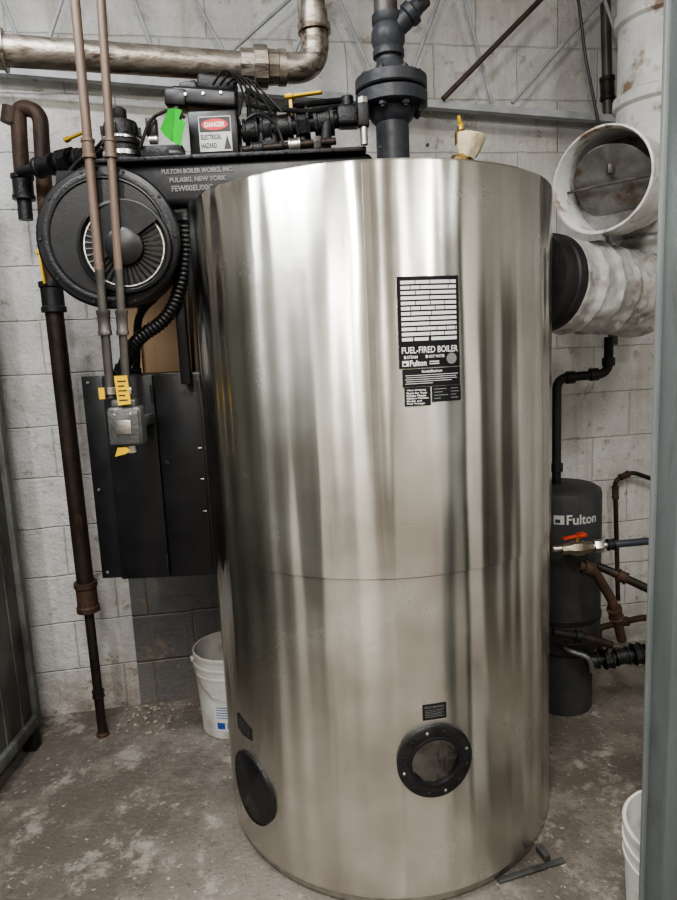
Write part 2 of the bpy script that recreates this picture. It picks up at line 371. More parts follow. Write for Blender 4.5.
a = aW(131, 600); b = aW(228, 690)
mb = MB(); mb.prism([(wu(a), 0.0), (wu(b)+.1, 0.0), (wu(b)+.1, .62), (wu(a), .62)], WF, -.05, .012)
struct(mb.build('wall_infill', 'rawblock', flat=True))
a = aW(112, 200); b = aW(200, 380)
pl = thing('plywood_sheet', 'brown plywood sheet on the block wall behind the black round blower', 'board', WF(wu(a)+.3,.64,.01))
MB().prism([(wu(a), .64), (wu(a)+.62, .64), (wu(a)+.62, a.z+.02), (wu(a), a.z+.02)], WF, .002, .016).build('panel', 'ply', pl, flat=True)
for k in range(3): MB().prism([(wu(a)+.02+k*.28, .64), (wu(a)+.06+k*.28, .64), (wu(a)+.06+k*.28, a.z+.02), (wu(a)+.02+k*.28, a.z+.02)], WF, .0165, .034).build('batten', 'ply', pl, flat=True)
mb = MB()
for i in range(190):
    sx = random.choice((-1, 1, 1)); x = random.uniform(.72, 1.45) if sx > 0 else random.uniform(-.95, -.62)
    y = wy(x) - abs(random.gauss(0.0, .12)) - .02; r = random.uniform(.003, .013)
    if abs(x-.78) < .25 : y = wy(x)-.03-random.uniform(0,.05)
    bm2 = bmesh.new(); bmesh.ops.create_icosphere(bm2, subdivisions=1, radius=r)
    for v in bm2.verts: v.co = V((v.co.x*random.uniform(.7,1.3), v.co.y*random.uniform(.7,1.3), v.co.z*.6))
    mb.merge(bm2, Matrix.Translation((x, y, r*.4)))
o = mb.build('rubble', 'chip', flat=True); o['kind'] = 'stuff'; tag(o, 'crumbs of paint and mortar on the concrete floor along the wall', 'debris')
# ------------------------------------------------------------------ roof joist along the wall
jt = thing('steel_joist', 'pale open web steel joist running across the wall above the pipes', 'joist', aW(338, 100, .08))
for off in (.05, .11):
    A = aW(-60, 70, off); B = aW(700, 130, off)
    d = (B-A).normalized(); rot = d.to_track_quat('X','Z').to_matrix(); L = (B-A).length
    sgn = 1 if off < .08 else -1
    mb = MB(); nrm = rot @ V((0,1,0)); up = rot @ V((0,0,1)); m0 = mid(A,B,.5)
    poly = [(-.017,0),(.017,0),(.017,.026),(.013,.026),(.013,.005),(-.017,.005)]
    mb.prism(poly, lambda u,v,w: m0 + nrm*u*sgn + up*v + d*w, -L/2, L/2)
    mb.build('chord', 'joist', jt)
for (x0,y0,x1,y1) in [(-20,-60,35,82),(35,82,75,-40),(120,-40,165,84),(190,-10,226,56),(226,56,300,-10),(335,-10,372,75),(405,92,446,-20),(462,-10,492,103),(512,103,604,-2),(604,-2,640,110),(280,86,330,-30)]:
    MB().cyl(aW(x0,y0,.08), aW(x1,y1,.08), .007, 12).build('web_rod', 'joist', jt)
o = MB().cyl(aW(548,-8,.14), aW(443,99,.14), .010, 12).build('brace_rod', 'darkrod'); tag(o, 'dark brown rod slanting down across the joist right of the riser', 'rod')
o = MB().tube([aW(577,-10,.16), aW(586,60,.16), aW(600,130,.16), aW(606,190,.16)], .006, 8).build('hanging_cable', 'rubber'); tag(o, 'thin dark cable hanging on the wall beside the slim vertical pipe', 'cable')
vp = thing('wall_pipe', 'slim dark vertical pipe on the wall left of the white stack', 'pipe', aW(607,130,.06))
A = aW(605,-20,.06); B = aW(613,345,.06)
MB().cyl(A, B, .020, 16).build('tube', 'conduitgrey', vp)
coup(vp, A, B, .25, .31, .027, 'blackpipe'); coup(vp, A, B, .62, .68, .027, 'blackpipe')
# ------------------------------------------------------------------ BOILER
bo = thing('steam_boiler', 'tall brushed stainless steel cylindrical boiler standing in the middle of the room', 'boiler', (BX, BY, 0))
def ring(prof, seg=160): return MB().lathe(prof, (BX,BY,0), (0,0,1), seg)
ZS = .908
ring([(BR-.03,BH-.01),(BR-.012,BH),(BR-.004,BH-.002),(BR,BH-.008),(BR,ZS),(BR-.006,ZS-.0002)]).build('upper_jacket', 'jacket', bo)
ring([(BR-.012,ZS+.004),(BR-.012,ZS-.002),(BR-.004,ZS-.0025),(BR-.0038,.035),(BR-.01,.03),(BR-.03,.03)]).build('lower_jacket', 'jacket', bo)
ring([(0,BH-.012),(BR-.02,BH-.012),(BR-.02,BH-.004),(0,BH-.004)]).build('top_plate', 'blackmatte', bo)
ring([(0,0),(BR-.02,0),(BR-.015,.006),(BR-.015,.034),(0,.034)]).build('base_ring', 'steel', bo)
LW = -.0038
def CF(th0, z0):
    def fn(u, v, w):
        th = th0 + u/BR; r = BR + w
        return V((BX + r*math.sin(th), BY - r*math.cos(th), z0+v))
    return fn
th, _ = aC(374, 300); f = CF(th, 0)
MB().quad(-.016, ZS+.004, .0, BH-.01, f, -.001, .0018, 2).build('lap_seam', 'jacket', bo)
MB().quad(.004, .04, .010, ZS-.01, CF(aC(390,700)[0],0), -.005, LW+.001, 1).build('lap_seam', 'jacket', bo)
thp, zt = aC(428, 276); _, zb = aC(428, 405)
S = .148/64
PH = zt-zb; SV = PH/129
f = CF(thp, zt)
def U(x): return (x-428)*S
def Vv(y): return -(y-276)*SV
np_ = MB().quad(U(396.5), Vv(366.5), U(459.5), Vv(276), f, .0005, .0025, 8).build('name_plate', 'plate', bo)
ip_ = MB().quad(U(399.5), Vv(385.5), U(459.5), Vv(367.5), f, .0005, .0025, 8).build('installation_plate', 'plate', bo)
od_ = MB().quad(U(401), Vv(405), U(427.5), Vv(386), f, .0005, .0025, 4).build('ordering_plate', 'plate', bo)
sp_ = MB().quad(U(429), Vv(402), U(460), Vv(386), f, .0005, .0025, 4).build('serial_plate', 'plate', bo)
mb = MB(); W_ = .0029
random.seed(3)
for k in range(12):
    y = 280.0 + k*5.1; x = 400.0
    while x < 456.5:
        L = random.choice((9, 14, 20, 28)) if k < 11 else 60
        x2 = min(x+L, 456.5)
        mb.quad(U(x), Vv(y+3.3), U(x2), Vv(y), f, .0025, W_, 3)
        x = x2+.9
mb.text('FUEL-FIRED BOILER', U(399.5), Vv(351.8), U(457.5), Vv(345.2), f, W_, .015)
mb.text('STEAM', U(404.5), Vv(357), U(415), Vv(354), f, W_, .02); mb.text('HOT WATER', U(426.5), Vv(357), U(443), Vv(354), f, W_, .02)
for x in (401.5, 423.3): mb.quad(U(x), Vv(357), U(x+2), Vv(354), f, .0025, W_)
mb.text('Fulton', U(407), Vv(364.8), U(424), Vv(358.6), f, W_, .03)
mb.quad(U(399.5), Vv(364.6), U(406), Vv(359), f, .0025, W_)
for k in range(2): mb.quad(U(427), Vv(361.2+k*2.2), U(437), Vv(360.2+k*2.2), f, .0025, W_)
mb.build('lettering', 'ink', np_, flat=True)
MB().prism([(U(450.5)+.0135*math.cos(t*math.pi/12)*(1 if t%2 else .88), Vv(358.5)+.0135*math.sin(t*math.pi/12)*(1 if t%2 else .88)) for t in range(24)], f, .0025, W_).build('seal', 'greyprint', np_, flat=True)
MB().quad(U(400.5), Vv(363.6), U(403.5), Vv(361.2), f, W_, W_+.0002).build('emblem', 'plate', np_, flat=True)
mb = MB(); mb.text('Installation', U(419), Vv(371.7), U(440), Vv(368.8), f, W_, .02)
for k in range(5): mb.quad(U(402+k%2*.8), Vv(374.2+k*2.1), U((457,455,456,450,430)[k]), Vv(373.7+k*2.1), f, .0025, W_, 4)
mb.build('lettering', 'ink', ip_, flat=True)
mb = MB()
for k, t in enumerate(('When Ordering', 'Parts for Your', 'Fulton Please', 'Mention Number,', 'Model, and', 'Fuel Voltage')):
    mb.text(t, U(403), Vv(390.2+k*2.75), U(403+len(t)*1.5), Vv(388+k*2.75), f, W_, .03)
mb.build('lettering', 'ink', od_, flat=True)
mb = MB()
for k in range(4): mb.quad(U(431), Vv(389.4+k*3.2), U((444,440,446,438)[k]), Vv(388.6+k*3.2), f, .0025, W_); mb.quad(U(449), Vv(389.4+k*3.2), U((457,458,455,457)[k]), Vv(388.6+k*3.2), f, .0025, W_)
mb.build('lettering', 'greyprint', sp_, flat=True)
def annulus(mb, f, r0, r1, w0, w1, seg=48):
    R_ = []
    for r, w in ((r0,w0),(r0,w1),((r0+.003) if r0 else 0,w1+.001),(r1-.003,w1+.001),(r1,w1-.001),(r1,w0)):
        if r == 0: R_.append([mb.bm.verts.new(f(0,0,w))]*seg)
        else: R_.append([mb.bm.verts.new(f(r*math.cos(2*math.pi*k/seg), r*math.sin(2*math.pi*k/seg), w)) for k in range(seg)])
    for i in range(len(R_)-1):
        for k in range(seg):
            q = []
            for v in (R_[i][k], R_[i][(k+1)%seg], R_[i+1][(k+1)%seg], R_[i+1][k]):
                if v not in q: q.append(v)
            if len(q) > 2: mb.face(q)
    return mb
th, z = aC(435, 760); f = CF(th, z); rad = .098
hh = annulus(MB(), f, .066, rad, -.006, .009).build('handhole_flange', 'blackcast', bo)
annulus(MB(), f, .061, .069, .001, .012).build('inner_ring', 'black', hh)
mb = MB(); seg = 40; rs = (.063,.045,.03,.015)
g = [[mb.bm.verts.new(f(r*math.cos(2*math.pi*k/seg), r*math.sin(2*math.pi*k/seg), .001+random.uniform(0,.003))) for k in range(seg)] for r in rs]
for i in range(3):
    for k in range(seg): mb.face([g[i][k], g[i][(k+1)%seg], g[i+1][(k+1)%seg], g[i+1][k]])
mb.face(g[3]); mb.build('foil_lining', 'foil', hh)
for k in range(12):
    t = 2*math.pi*(k+.5)/12; p = f(.084*math.cos(t), .084*math.sin(t), .0095); q = f(.084*math.cos(t), .084*math.sin(t), .02)
    bolt(hh, p, q-p, .0042, .004, 'steel' if k % 3 == 0 else 'blackmatte')
th, z = aC(435, 712); f = CF(th, z)
o = MB().quad(-.031,-.021,.031,.021,f,-.006,LW+.0015,4).build('warning_label', 'plate', bo)
mb = MB(); mb.text('READ MANUAL', -.026,.010,.026,.016,f,LW+.0019,.01)
for k in range(5): mb.quad(-.025, .004-k*.0045, .025-(k%2)*.006, .0050-k*.0045, f, LW+.0015, LW+.0018, 3)
mb.build('lettering', 'greyprint', o, flat=True)
th, z = aC(251, 788); f = CF(th, z)
cv = annulus(MB(), f, 0, .104, -.006, .001).build('inspection_cover', 'plate', bo, label='solid round dark cover low on the left side')
annulus(MB(), f, .099, .105, -.006, .0025).build('rim', 'blackcast', cv)
for k in range(8):
    t = 2*math.pi*(k+.5)/8; p = f(.088*math.cos(t), .088*math.sin(t), .0015); q = f(.088*math.cos(t), .088*math.sin(t), .02)
    bolt(cv, p, q-p, .003, .003, 'blackmatte')
th, z = aC(243, 727); f = CF(th, z)
o = MB().prism([(-.045,-.024),(-.01,-.03),(.042,-.026),(.045,.012),(.01,.02),(-.03,.030),(-.045,.02)], f, LW-.0002, LW+.0008).build('worn_label', 'plate', bo, label='worn black sticker above the round dark cover')
mb = MB()
for k in range(5):
    for j in range(3): mb.quad(-.036+j*.025+random.uniform(0,.006), -.018+k*.0075, -.02+j*.025, -.0168+k*.0075, f, LW+.0008, LW+.001)
mb.build('lettering', 'greyprint', o, flat=True)
A = aZ(498, 881, .004); B = aZ(564, 860, .004)
d = (B-A); rot = d.to_track_quat('X','Z').to_matrix()
MB().box(mid(A,B,.5), (d.length, .018, .007), rot, .002).build('skid_bar', 'junction', bo)
MB().box(aZ(543,853,.010), (.018, .045, .02), rot, .002).build('skid_lug', 'junction', bo)
# ------------------------------------------------------------------ BURNER: air arm + blower
YB = 1.90
bu = thing('burner_blower', 'black forced air burner with round blower and long duct over the boiler top', 'burner', aY(110, 300, YB+.1))
zt0, zb0 = 1.996, 1.868
xl = aY(76, 200, YB).x; xr = aY(374, 165, YB).x
duct = MB().box(((xl+xr)/2, YB+.16, (zt0+zb0)/2+.002), (xr-xl, .30, zt0-zb0-.006), None, .022, 4).build('air_duct', 'black', bu)
MB().box(((xl+xr)/2+.02, YB+.155, zt0+.002), (xr-xl-.08, .33, .012), None, .003).build('cover_plate', 'blackcast', duct)
ff = lambda u, v, w: V((u, YB+.0095-w, v))
mb = MB()
for t, (x0,x1,y) in (('FULTON BOILER WORKS, INC.', (162,233,171)), ('PULASKI, NEW YORK', (170,226,179.5)), ('FEW00EU00C', (172,213,188))):
    A = aY(x0, y+3, YB+.01); B = aY(x1, y-3, YB+.01); zc = (A.z+B.z)/2
    mb.text(t, A.x, zc-.0078, B.x, zc+.0078, ff, .0022, .03); mb.text(t, A.x, zc-.0078, B.x, zc+.0078, ff, .0012, .03)
mb.build('cast_lettering', 'raised', duct, flat=True)
for k in range(7): bolt(duct, (xl+.2+k*.13, YB-.010, zt0+.002), (0,-1,0), .005, .005)
C0 = aY(109, 238, YB-.03); RB = .186
AX = V((.12,-1,0)).normalized()
MB().lathe([(0,.0),(RB*.93,0),(RB*.97,.01),(RB*.97,.16),(RB,.165),(RB+.006,.17),(RB+.006,.19),(RB,.196),(RB*.84,.200),(RB*.82,.196),(RB*.3,.196),(0,.196)], C0-AX*.19, AX, 72).build('blower_housing', 'black', bu)
MB().prism([(-.16,.20),(-.175,.13),(-.12,.04),(.12,.0),(.175,.03),(.205,.09),(.235,.135),(.235,.18)], lambda u,v,w: C0+V((u+.01,w,v)), .065, .22).build('neck', 'black', bu)
MB().lathe([(RB*.86,.0),(RB*.86,.004),(RB*.90,.006),(RB*.93,.004),(RB*.93,0)], C0+AX*.006, AX, 64).build('outer_ridge', 'blackcast', bu)
ci = aY(125, 247, YB-.045); RI = .124
fr = MB().lathe([(RI*.90,.0),(RI*.90,.010),(RI*.94,.016),(RI,.014),(RI*1.03,.0)], ci, AX, 56).build('inlet_ring', 'black', bu)
MB().lathe([(0,.001),(RI*.90,.001),(RI*.90,.003),(0,.003)], ci, AX, 40).build('inlet_back', 'rubber', fr)
x_, y_, _ = basis(AX)
mb = MB()
for k in range(36):
    t = 2*math.pi*k/36; rd = x_*math.cos(t)+y_*math.sin(t); tn = -x_*math.sin(t)+y_*math.cos(t)
    a0 = ci+rd*RI*.42+AX*.004; a1 = ci+rd*RI*.84+AX*.004
    q = [a0-tn*.0012, a0+tn*.002+AX*.008, a1+tn*.006+AX*.008, a1-tn*.001]
    vs = [mb.bm.verts.new(p) for p in q]; mb.face(vs); vs2 = [mb.bm.verts.new(p-AX*.0008) for p in q]; mb.face(vs2[::-1])
mb.lathe([(RI*.84,.004),(RI*.865,.004),(RI*.865,.010),(RI*.84,.010),(RI*.84,.004)], ci, AX, 48)
mb.build('fan_wheel', 'steel', fr, flat=True)
MB().lathe([(0,.026),(RI*.32,.026),(RI*.40,.020),(RI*.42,.004)], ci, AX, 40).build('motor_hub', 'black', fr)
mb = MB(); shp = [(RI*.97*math.cos(t), RI*.97*math.sin(t)) for t in [R(34)+math.pi*.98*k/24 for k in range(25)]]
mb.prism(shp, lambda u,v,w: ci + V((u,0,v)) + AX*w, .014, .018); mb.build('inlet_shield', 'black', fr)
for k in range(10):
    t = 2*math.pi*k/10; bolt(bu, C0+(x_*math.cos(t)+y_*math.sin(t))*RB*.965+AX*.004, AX, .005, .006)
MB().box((-.452, YB+.09, (zb0+aY(205,380,YB+.15).z)/2), (.03, .03, zb0-aY(205,378,YB+.15).z+.02), None, .004).build('support_leg', 'black', bu)
# ------------------------------------------------------------------ CONTROL CABINET
YC = 2.04
A = aY(100, 376, YC); C_ = aY(108, 581, YC)
z1, z0 = A.z, C_.z; x0, x1 = A.x, -.413
cb = thing('control_cabinet', 'black steel electrical cabinet mounted at the left side of the boiler', 'cabinet', ((x0+x1)/2, YC+.08, z0))
MB().box(((x0+x1)/2, YC+.08, (z0+z1)/2), (x1-x0, .14, z1-z0), None, .004).build('cabinet_body', 'black', cb)
xs = aY(155, 400, YC).x
for nm, xa, xb in (('left', x0+.004, xs-.002), ('right', xs+.002, x1-.004)):
    dr = MB().box(((xa+xb)/2, YC+.004, (z0+z1)/2), (xb-xa, .014, z1-z0-.008), None, .004).build('door', 'black', cb)
    if nm == 'right':
        for py in (447, 478, 510): MB().box((xb-.02, YC-.006, aY(215,py,YC).z), (.014,.005,.004), None, .001).build('latch_screw', 'steel', dr)
        MB().lathe([(0,0),(.008,0),(.008,.006),(0,.008)], (xa+.02, YC-.003, (z0+z1)/2+.05), (0,-1,0), 16).build('door_latch', 'blackmatte', dr)
        MB().box((xb-.012, YC-.005, (z0+z1)/2), (.006, .008, z1-z0-.05), None, .002).build('door_lip', 'blackcast', dr)
    else:
        for zz in (z0+.06, z1-.06): MB().cyl((xb-.004,YC-.006,zz-.025),(xb-.004,YC-.006,zz+.025),.005,10).build('hinge', 'blackmatte', dr)
xf = aY(81, 377, YC+.03).x
MB().box(((xf+x0)/2, YC+.035, (z0+z1)/2), (x0-xf, .012, z1-z0), None, .002).build('mounting_flange', 'black', cb)
for zz in (z0+.02, z0+.3, z1-.02): bolt(cb, (xf+.02, YC+.028, zz), (0,-1,0), .005, .005, 'steel')
YJ = 1.80
A = aY(105, 408, YJ); B = aY(143, 446, YJ)
jb = thing('junction_box', 'small grey cast junction box with yellow tags in front of the black cabinet', 'junction box', aY(124, 446, YJ))
MB().box(mid(A,B,.5)+V((0,.03,0)), (B.x-A.x, .055, A.z-B.z), None, .010, 3).build('box_body', 'junction', jb)
MB().box(mid(A,B,.5), ((B.x-A.x)*.9, .008, (A.z-B.z)*.88), None, .004).build('cover', 'junction', jb)
MB().box(mid(A,B,.5)+V((0,-.005,0)), ((B.x-A.x)*.45, .004, (A.z-B.z)*.35), None, .001).build('duplex_plate', 'steel', jb)
for dx in (-.022,.022): bolt(jb, mid(A,B,.5)+V((dx,-.004,.035)), (0,-1,0), .004, .003, 'brightsteel')
for xx in (A.x+.03, B.x-.03): MB().box((xx,YJ+.03,A.z+.008),(.034,.04,.025),None,.006).build('conduit_hub', 'junction', jb)
MB().cyl((A.x+.05,YJ+.03,B.z),(A.x+.05,YJ+.03,B.z-.02),.02,12).build('bottom_plug', 'steel', jb)
MB().box((A.x+.05,YJ+.14,mid(A,B,.5).z),(.04,.18,.03),None,.003).build('mounting_arm', 'junction', jb)
f = lambda u,v,w: V((u, YJ-.002-w, v))
a = aY(115,376,YJ-.005); b = aY(131,405,YJ-.005)
o = MB().prism([(a.x,b.z),(b.x,b.z+.003),(b.x-.004,a.z),(a.x-.004,a.z)], f, 0, .001).build('hanging_tag', 'yellow', jb)
mb = MB()
for k in range(5): mb.prism([(a.x+.004,b.z+.012+k*.013),(b.x-.008-.006*(k%2),b.z+.012+k*.013),(b.x-.008-.006*(k%2),b.z+.016+k*.013),(a.x+.004,b.z+.016+k*.013)], f, .0011, .0013)
mb.build('tag_print', 'inkblack', o, flat=True)
a = aY(98,388,YJ-.004); b = aY(105,399,YJ-.004)
MB().prism([(a.x,b.z),(b.x,b.z),(b.x,a.z),(a.x,a.z)], f, 0, .001).build('hanging_tag', 'yellow', jb)
a = aY(114,448,YJ-.004); b = aY(131,456,YJ-.004)
MB().prism([(a.x,b.z),(a.x+.03,b.z+.006),(b.x,a.z-.01),(b.x-.01,a.z),(a.x+.01,a.z)], f, 0, .001).build('hanging_tag', 'yellow', jb)
for k, (xa, xb, lab, rr) in enumerate(((75, 111, 'brown conduit, left of the two dropping past the round blower', .0125), (101, 127, 'brown conduit, right of the two dropping past the round blower', .0115))):
    A2 = aY(xb, 398, YJ+.03); Bq = aY(xa, 0, YJ+.03)
    d = (Bq-A2); top = A2 + d*((3.28-A2.z)/d.z)
    c = thing('electrical_conduit', lab, 'conduit', A2)
    m1 = aY(xa+(xb-xa)*.68, 270, YJ+.03); m1 = A2 + d*((m1.z-A2.z)/d.z)
    MB().cyl(m1, top, rr, 16).build('upper_run', 'conduit', c)
    MB().cyl(A2, m1, rr, 16).build('lower_run', 'conduitgrey', c)
    coup(c, A2, top, .09, .125, rr*1.35, 'conduitgrey', 16); coup(c, A2, top, .33, .355, rr*1.3, 'conduit', 16)
    hexnut(MB(), A2+V((0,0,.02)), (0,0,1), rr*1.7, .02).build('locknut', 'steel', c)
def corrug(name, lab, pts, r, pitch=.013):
    P = spath(pts, .12, 10); out = resample(P, pitch/4); radii = [r*(1, .93, .80, .93)[k%4] for k in range(len(out))]
    th_ = thing(name, lab, 'hose', P[-1])
    MB().tube(out, r, 18, True, radii).build('corrugated_tube', 'rubber', th_, sharp=70)
    for a_, b_ in ((P[0],P[1]),(P[-1],P[-2])): hexnut(MB(), a_, b_-a_, r*1.4, .025).build('end_fitting', 'blackcast', th_)
corrug('flexible_conduit', 'black ribbed flexible conduit curving behind the blower, outer of the two', [aY(185,218,1.95), aY(186,270,1.95), aY(170,318,1.97), aY(134,340,1.98), aY(122,372,2.08)], .0215)
corrug('flexible_conduit', 'black ribbed flexible conduit curving behind the blower, inner of the two', [aY(174,218,2.04), aY(172,262,2.05), aY(162,292,2.06), aY(138,312,2.08), aY(136,372,2.14)], .013, .010)
o = MB().tube(spath([aY(192,214,1.88), aY(190,300,1.90), aY(192,340,1.95), aY(194,372,2.06)], .05), .006, 8).build('control_cable', 'rubber'); tag(o, 'thin black cable between burner duct and cabinet near the boiler edge', 'cable')
# ------------------------------------------------------------------ controls on top of the duct
YT = 1.98
A = aY(124, 163, YT+.02); A.z = zt0+.008
mo = thing('fan_motor', 'short black motor with silver band on the left end of the burner duct', 'motor', A)
MB().lathe([(0,0),(.062,0),(.062,.02),(.054,.025),(.054,.055),(.058,.06),(.058,.068),(.05,.075),(.05,.11),(.045,.125),(.02,.13),(0,.13)], A, (0,0,1), 32).build('motor_body', 'blackcast', mo)
MB().lathe([(.055,.028),(.0575,.028),(.0575,.040),(.055,.040)], A, (0,0,1), 32).build('silver_band', 'brightsteel', mo)
MB().lathe([(.052,.074),(.0535,.074),(.0535,.08),(.052,.08)], A, (0,0,1), 32).build('silver_band', 'brightsteel', mo)
MB().lathe([(0,.13),(.016,.13),(.02,.14),(.02,.16),(.012,.166),(0,.166)], A, (0,0,1), 20).build('shaft_cap', 'blackmatte', mo)
for k in range(12):
    t = k*math.pi/6; MB().box(A+V((.052*math.cos(t), .052*math.sin(t), .098)), (.012,.004,.024), Matrix.Rotation(t,3,'Z')).build('cooling_fin', 'blackcast', mo)
A = aY(187, 111, YT-.05); B = aY(239, 152, YT-.05)
cx = (A.x+B.x)/2
cbx = thing('control_box', 'black control box with red danger sign on top of the burner duct', 'control box', (cx, YT, zt0))
zc1, zc0 = A.z, zt0+.008
MB().box((cx, YT-.0, (zc0+zc1)/2), (B.x-A.x, .10, zc1-zc0), None, .006).build('box_body', 'black', cbx)
f = lambda u,v,w: V((cx+.006+u, YT-.051-w, zc1+v))
hw = (B.x-A.x)/2*.66; hh_ = (zc1-zc0)
sg = MB().prism([(-hw,-hh_*.88),(hw,-hh_*.88),(hw,-hh_*.14),(-hw,-hh_*.14)], f, 0, .002).build('danger_sign', 'dimink', cbx)
MB().prism([(-hw*.95,-hh_*.47),(hw*.95,-hh_*.47),(hw*.95,-hh_*.16),(-hw*.95,-hh_*.16)], f, .002, .0024).build('sign_panel', 'inkblack', sg, flat=True)
mb = MB()
mb.text('ELECTRICAL', -hw*.9,-hh_*.63,hw*.38,-hh_*.52,f,.0026,.03); mb.text('HAZARD', -hw*.9,-hh_*.81,hw*.05,-hh_*.70,f,.0026,.03)
mb.prism([(hw*.5,-hh_*.84),(hw*.95,-hh_*.84),(hw*.72,-hh_*.54)], f, .002, .0026)
mb.build('sign_print', 'inkblack', sg, flat=True)
MB().prism([(hw*.82*math.cos(t*math.pi/12), -hh_*.315+hh_*.12*math.sin(t*math.pi/12)) for t in range(24)], f, .0024, .0028).build('red_oval', 'redink', sg, flat=True)
MB().text('DANGER', -hw*.62,-hh_*.37,hw*.62,-hh_*.26,f,.0031,.03).build('sign_lettering', 'ink', sg, flat=True)
A = aY(205, 97, YT+.02)
ac = thing('valve_actuator', 'black angular actuator with wires above the danger sign', 'actuator', A+V((0,0,-.05)))
rt = Matrix.Rotation(R(6),3,'Y')
MB().box(A+V((.0,.02,-.006)), (.19,.09,.05), rt, .010, 3).build('actuator_body', 'black', ac)
MB().box(A+V((.035,.02,.032)), (.11,.07,.045), Matrix.Rotation(R(10),3,'Y'), .010, 3).build('cover', 'blackmatte', ac)
MB().box(A+V((-.08,0,-.005)), (.06,.06,.045), rt, .006).build('terminal_block', 'rubber', ac)
MB().box(A+V((-.045,.02,.028)), (.05,.06,.03), Matrix.Rotation(R(-8),3,'Y'), .006).build('limit_switch', 'rubber', ac)
for k in range(5): MB().tube(spath([A+V((.03+.02*k,-.03,.02)), A+V((.07+.02*k,-.06,.055-.01*k)), A+V((.12+.01*k,-.05,.0)), A+V((.10+.03*k,-.03,-.06))], .04), .0035, 6).build('wire', 'rubber', ac)
MB().cyl(A+V((-.08,-.015,-.03)), A+V((-.08,-.015,-.08)), .012, 16).build('stem', 'blackpipe', ac)
for dx in (-.05, .0, .05): MB().cyl(A+V((dx,-.024,.0)), A+V((dx,-.030,.0)), .004, 10).build('screw', 'brightsteel', ac)
f = lambda u,v,w: aY(u, v, YT-.075+w+.0018*(u-173))
mb = MB(); mb.prism([(160,129),(168,109),(175,108),(174,126),(171,141),(164,135)], f, 0, .002)
f2 = lambda u,v,w: aY(u, v, YT-.075+w-.0028*(u-173))
mb.prism([(175,108),(182,110),(179,119),(186,122),(183,133),(181,146),(171,141),(174,126)], f2, 0, .002)
o = mb.build('green_tag', 'green', flat=True); tag(o, 'bright green plastic tag hanging left of the danger sign', 'tag')
ln = thing('linkage_bracket', 'small black bracket and knobs between the motor and the danger sign', 'bracket', aY(165,156,YT))
MB().box(aY(163,150,YT)+V((0,0,-.01)), (.12,.05,.035), None, .005).build('bracket_base', 'blackcast', ln)
MB().tube(spath([aY(140,148,YT-.03), aY(150,118,YT-.03), aY(172,108,YT-.03), aY(185,118,YT-.02)], .03), .005, 8).build('bent_line', 'blackpipe', ln)
MB().cyl(aY(150,140,YT-.02), aY(158,140,YT-.02), .012, 16).build('knob', 'steel', ln)
MB().cyl(aY(170,153,YT-.04), aY(184,153,YT-.04), .009, 16).build('knob', 'junction', ln)
MB().box(aY(152,128,YT), (.03,.03,.05), None, .004).build('relay', 'rubber', ln)
gt = thing('gas_valve_train', 'black threaded pipe train with unions running right from the danger sign', 'pipe', aY(300, 150, YT+.04))
A = aY(242, 134, YT+.04); B = aY(362, 116, YT+.04); MB().cyl(A, B, .023, 20).build('pipe', 'blackmatte', gt)
for t0, t1, r in ((.02,.14,.034),(.17,.25,.042),(.27,.42,.035),(.45,.56,.045),(.6,.76,.037)):
    coup(gt, A, B, t0, t1, r, 'blackcast', 24 if r != .045 else 8, 'union')
MB().cyl(mid(A,B,.80), mid(A,B,.88), .0245, 20).build('threaded_nipple', 'brightsteel', gt)
A2 = aY(242, 150, YT-.02); B2 = aY(336, 141, YT-.02); MB().cyl(A2, B2, .010, 14).build('pilot_pipe', 'blackpipe', gt)
coup(gt, A2, B2, .1, .22, .017, 'blackcast', name='pilot_coupling'); coup(gt, A2, B2, .5, .62, .018, 'steel', name='pilot_coupling'); hexnut(MB(), mid(A2,B2,.8), B2-A2, .018, .02).build('pilot_nut', 'steel', gt)
P = aY(348, 117, YT+.04); mb = MB(); mb.box(P, (.07,.06,.06), None, .014, 3); mb.cyl(P, P+V((0,0,.055)), .018, 14); mb.build('gas_cock', 'blackcast', gt)
P = aY(325, 150, YT+.02); MB().cyl(P+V((0,0,-.02)), aY(327,118,YT+.02), .016, 16).build('riser_stub', 'blackmatte', gt)
P = aY(268, 132, YT+.04); MB().box(P+V((0,0,-.030)), (.06,.06,.05), None, .010, 3).build('regulator_body', 'blackcast', gt)
P = aY(262, 116, YT+.06); MB().box(P, (.085,.06,.045), Matrix.Rotation(R(5),3,'Y'), .010, 3).build('solenoid', 'rubber', gt)
P = aY(302, 128, YT+.04); MB().lathe([(0,0),(.03,.0),(.034,.008),(.034,.016),(.02,.024),(.018,.05),(0,.052)], P+V((0,0,-.062)), (0,0,1), 24).build('strainer', 'blackcast', gt)
MB().cyl(aY(285,120,YT+.10), aY(344,110,YT+.10), .014, 14).build('bypass_pipe', 'blackmatte', gt)
def lever(p0, p1, w, mat, name='lever_handle', parent=None):
    d = (V(p1)-V(p0)); L = d.length; rot = d.to_track_quat('X','Z').to_matrix()
    mb = MB(); mb.box(mid(p0,p1,.5), (L, w, .008), rot, .003); mb.box(mid(p0,p1,.06), (w*1.4, w*1.6, .012), rot, .003)
    return mb.build(name, mat, parent)
lever(aY(288, 97, YT+.03), aY(322, 92, YT+.0), .018, 'yellow', parent=gt)
MB().cyl(aY(292,118,YT+.03), aY(290,98,YT+.03), .007, 10).build('valve_stem', 'brass', gt)
MB().tube(spath([aY(246,90,YT+.06), aY(258,96,YT+.06), aY(280,110,YT+.06), aY(306,104,YT+.06), aY(345,100,YT+.1)], .03), .009, 8).build('cable', 'rubber', gt)
